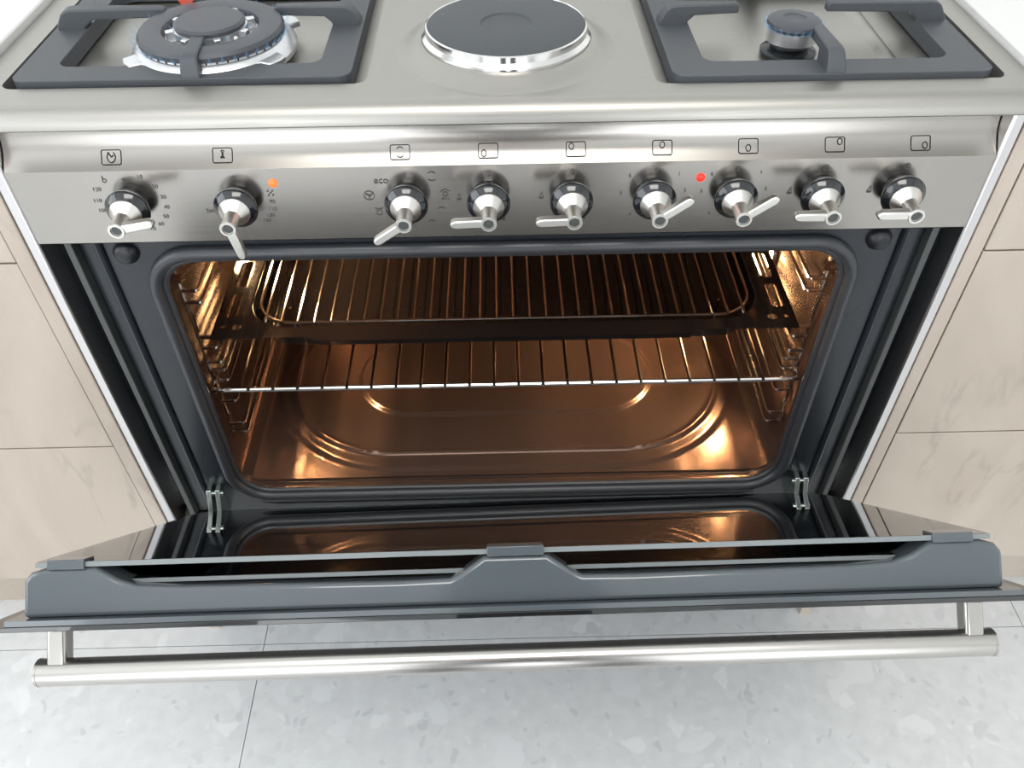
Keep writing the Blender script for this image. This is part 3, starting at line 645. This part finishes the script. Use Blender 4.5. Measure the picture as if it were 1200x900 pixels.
bm = nb(); prism(bm, [(0.0, 0.0), (0.0015, 0.0), (0.0015, -0.006), (0.0, -0.006)], lambda u, v: (-0.215, 0.0440+u, tz+v), lambda u, v: (0.215, 0.0440+u, tz+v)); obj('front_lip', bm, 'tray', bt, bevel=0.0006)
bm = nb(); rr = []
for k, (ins, dz) in enumerate(((0, 0), (0.002, -0.003), (0.006, -0.030), (0.010, -0.036), (0.018, -0.040))):
    rr.append([bm.verts.new((q[0], q[1], tz+dz)) for q in rrect(-0.308+ins, 0.308-ins, 0.070+ins, 0.372-ins, 0.052-ins*0.6, 10)])
n = len(rr[0])
for A, B in zip(rr, rr[1:]):
    for i in range(n): bm.faces.new((A[i], A[(i+1) % n], B[(i+1) % n], B[i]))
bm.faces.new(rr[-1]); pn = obj('pan', bm, 'tray', bt, ang=60)
sm = pn.modifiers.new('solid', 'SOLIDIFY'); sm.thickness = 0.0012; sm.offset = 1
# wire insert standing in the tray
gi = empty('tray_grid', (0, 0.22, tz-0.04), 'chrome wire grid insert standing inside the black baking tray', 'wire rack')
gz = tz-0.0035
bm = nb(); tube(bm, [(q[0], q[1], gz) for q in rrect(-0.297, 0.297, 0.082, 0.360, 0.042, 8)], 0.0021, 8, True); obj('frame', bm, 'chrome', gi)
NW = 30; wires = None
for k in range(NW):
    x = -0.2850+0.570*k/(NW-1)
    if wires is None:
        bm = nb(); tube(bm, [(0, 0.081, gz+0.002), (0, 0.361, gz+0.002)], 0.0016, 8); o = obj('wire', bm, 'chrome', gi, org=(0, 0.22, gz)); wires = o.data; pw = WORLD[gi.name]
    else: o = bpy.data.objects.new('wire', wires); link(o, gi)
    o.location = Vector((x, 0.22, gz))-pw
for x in (-0.26, 0.26):
    for y in (0.11, 0.33):
        bm = nb(); tube(bm, [(x, y, gz), (x, y, tz-0.0398)], 0.002, 8); obj('leg', bm, 'chrome', gi)
# lower wire shelf
sz = 0.5005
ws = empty('oven_shelf', (0, 0.2, sz), 'chrome wire oven shelf on the lower side rails below the tray', 'wire rack')
bm = nb(); tube(bm, [(-0.354, 0.036, sz), (0.354, 0.036, sz)], 0.0031, 10); obj('front_bar', bm, 'chrome', ws)
bm = nb(); tube(bm, [(-0.352, 0.395, sz), (0.352, 0.395, sz)], 0.0031, 10); obj('back_bar', bm, 'chrome', ws)
for s in (-1, 1):
    bm = nb(); tube(bm, [(s*0.353, 0.036, sz), (s*0.353, 0.395, sz)], 0.0031, 10); obj('side_bar', bm, 'chrome', ws)
wires = None
for k in range(22):
    x = -0.310+0.0295*k
    if wires is None:
        bm = nb(); tube(bm, [(0, 0.033, sz+0.0026), (0, 0.398, sz+0.0026)], 0.0020, 8); o = obj('wire', bm, 'chrome', ws, org=(0, 0.2, sz)); wires = o.data; pw = WORLD[ws.name]
    else: o = bpy.data.objects.new('wire', wires); link(o, ws)
    o.location = Vector((x, 0.2, sz))-pw

# ------------------------------------------------------------------ cabinets and worktops beside the cooker
for s in (-1, 1):
    side = 'left' if s < 0 else 'right'
    def sx(a, b): return sorted((s*a, s*b))
    lab = ('pale knotty wood-effect drawer unit standing beside the timer knob end of the cooker' if s < 0 else 'pale knotty wood-effect drawer unit standing beside the small-burner end of the cooker')
    cb = empty('drawer_cabinet', (s*0.78, 0.3, 0.0), lab, 'cabinet', 'drawer units flanking the cooker')
    obj('body', bx(*sx(0.482, 1.10), 0.020, 0.62, 0.15, 0.868), 'gap', cb)
    obj('plinth', bx(*sx(0.482, 1.10), 0.060, 0.075, 0.0, 0.149), 'wood', cb)
    obj('filler_panel', bx(*sx(0.4635, 0.4803 if s < 0 else 0.4788), 0.0, 0.62, 0.0, 0.868), 'wood', cb, bevel=0.0012)
    zz = (0.155, 0.4425, 0.7185, 0.866) if s < 0 else (0.155, 0.4365, 0.7115, 0.866)
    for z0, z1 in zip(zz, zz[1:]):
        obj('drawer_front', bx(*sx(0.4806, 1.098), 0.0, 0.0195, z0+0.0012, z1-0.0012), 'wood', cb, bevel=0.0008)
    ct = obj('kitchen_worktop', bx(*sx(0.4635, 1.2), -0.010, 0.655, 0.869, 0.893), 'marble', bevel=0.002)
    tag(ct, 'white marble kitchen worktop over the drawer unit by the %s' % ('timer knob end' if s < 0 else 'small-burner end'), 'worktop', 'worktops flanking the cooker')

# ------------------------------------------------------------------ the photographer behind the camera (seen only as a dark reflection in the steel)
M['cloth'] = mat('dark_clothing', (0.018, 0.019, 0.024), 0.85); M['skin'] = mat('skin', (0.55, 0.36, 0.27), 0.5); M['hair'] = mat('hair', (0.03, 0.02, 0.015), 0.6); M['phone'] = mat('phone', (0.01, 0.01, 0.012), 0.2)
def person(px, py):
    J = {}; V = []; Rr = []; E = []
    def v(n, x, y, z, r, p=None):
        J[n] = len(V); V.append((x, y, z)); Rr.append(r)
        if p: E.append((J[p], J[n]))
    v('pelvis', 0, 0, 0.96, 0.150); v('waist', 0, 0, 1.12, 0.130, 'pelvis'); v('chest', 0, 0.01, 1.33, 0.150, 'waist'); v('upper', 0, 0.0, 1.46, 0.105, 'chest'); v('neck', 0, 0.01, 1.54, 0.055, 'upper'); v('chin', 0, 0.035, 1.61, 0.068, 'neck'); v('head', 0, 0.025, 1.69, 0.092, 'chin'); v('crown', 0, 0.015, 1.76, 0.070, 'head')
    for s, n in ((-1, 'l'), (1, 'r')):
        v(n+'hip', s*0.11, 0.02, 0.90, 0.108, 'pelvis'); v(n+'knee', s*0.13, 0.10, 0.50, 0.075, n+'hip'); v(n+'ankle', s*0.14, 0.08, 0.10, 0.056, n+'knee'); v(n+'ball', s*0.155, 0.18, 0.042, 0.040, n+'ankle'); v(n+'toe', s*0.16, 0.24, 0.034, 0.032, n+'ball')
        v(n+'sh', s*0.19, 0, 1.42, 0.064, 'upper'); v(n+'el', s*0.25, 0.02, 1.14, 0.046, n+'sh'); v(n+'wr', s*0.125, 0.20, 1.175, 0.030, n+'el'); v(n+'palm', s*0.098, 0.245, 1.19, 0.028, n+'wr')
        for k in range(4):
            dz = 0.030-0.019*k; L = (0.026, 0.030, 0.028, 0.022)[k]
            v(n+'f%da' % k, s*0.090, 0.268, 1.198+dz, 0.0095, n+'palm'); v(n+'f%db' % k, s*0.086, 0.284, 1.200+dz, 0.0088, n+'f%da' % k); v(n+'f%dc' % k, s*(0.086-L), 0.288, 1.202+dz, 0.0080, n+'f%db' % k)
        v(n+'t1', s*0.080, 0.232, 1.222, 0.011, n+'palm'); v(n+'t2', s*0.062, 0.246, 1.236, 0.0095, n+'t1')
    me = bpy.data.meshes.new('person'); me.from_pydata([(a+px, b+py, c) for a, b, c in V], E, [])
    o = bpy.data.objects.new('person', me); C.objects.link(o)
    sk = o.modifiers.new('skin', 'SKIN'); sk.use_smooth_shade = True
    for i, d in enumerate(me.skin_vertices[0].data): d.radius = (Rr[i], Rr[i]*(0.72 if i in (0, 1, 2, 3) else 1)); d.use_root = (i == 0)
    ss = o.modifiers.new('sub', 'SUBSURF'); ss.levels = 2; ss.render_levels = 2
    bpy.context.view_layer.update()
    m2 = bpy.data.meshes.new_from_object(o.evaluated_get(bpy.context.evaluated_depsgraph_get()))
    o.modifiers.clear(); o.data = m2; m2.materials.clear(); m2.materials.append(M['cloth']); m2.materials.append(M['skin'])
    for f in m2.polygons:
        c = f.center; f.use_smooth = True
        f.material_index = 1 if (c.z > 1.53 or (c.y-py > 0.20 and c.z > 1.1)) else 0
    tag(o, 'person in dark clothes standing before the cooker and holding up a phone', 'person')
    WORLD[o.name] = Vector((0, 0, 0))
    hb = nb(); bmesh.ops.create_uvsphere(hb, u_segments=24, v_segments=14, radius=1)
    for vv in hb.verts: vv.co = Vector((vv.co.x*0.098+px, vv.co.y*0.108+py-0.002, vv.co.z*0.098+1.735-0.10*max(0, -vv.co.y)*0.4))
    bmesh.ops.delete(hb, geom=[vv for vv in hb.verts if vv.co.y > py+0.075 and vv.co.z < 1.76 or vv.co.z < 1.62], context='VERTS'); obj('hair', hb, 'hair', o)
    fb = nb()
    bmesh.ops.create_cone(fb, cap_ends=True, segments=10, radius1=0.014, radius2=0.006, depth=0.03, matrix=Matrix.Translation((px, py+0.118, 1.675)) @ Matrix.Rotation(math.radians(-75), 4, 'X')); obj('nose', fb, 'skin', o)
    for s in (-1, 1):
        eb = nb(); bmesh.ops.create_uvsphere(eb, u_segments=12, v_segments=8, radius=0.011, matrix=Matrix.Translation((px+s*0.033, py+0.098, 1.70))); obj('eye', eb, 'white_wall', o)
        eb = nb(); bmesh.ops.create_uvsphere(eb, u_segments=12, v_segments=8, radius=0.024, matrix=Matrix.Translation((px+s*0.092, py+0.02, 1.68)) @ Matrix.Diagonal((0.35, 0.7, 1.2, 1))); obj('ear', eb, 'skin', o)
    mb = bx(px-0.024, px+0.024, py+0.090, py+0.101, 1.628, 1.636); obj('mouth', mb, mat('lips', (0.45, 0.18, 0.16), 0.5), o, bevel=0.003)
person(0.03, -1.00)
pb = nb(); vs = box(pb, -0.078, 0.078, -0.037, 0.037, -0.012, -0.004)
tf = Matrix((r2, u2, -fw)).transposed().to_4x4(); tf.translation = cam.matrix_world.translation - fw*0.012
bmesh.ops.transform(pb, matrix=tf, verts=pb.verts)
tag(obj('smartphone', pb, 'phone', bevel=0.003), 'black smartphone held up by the person in dark clothes', 'phone')
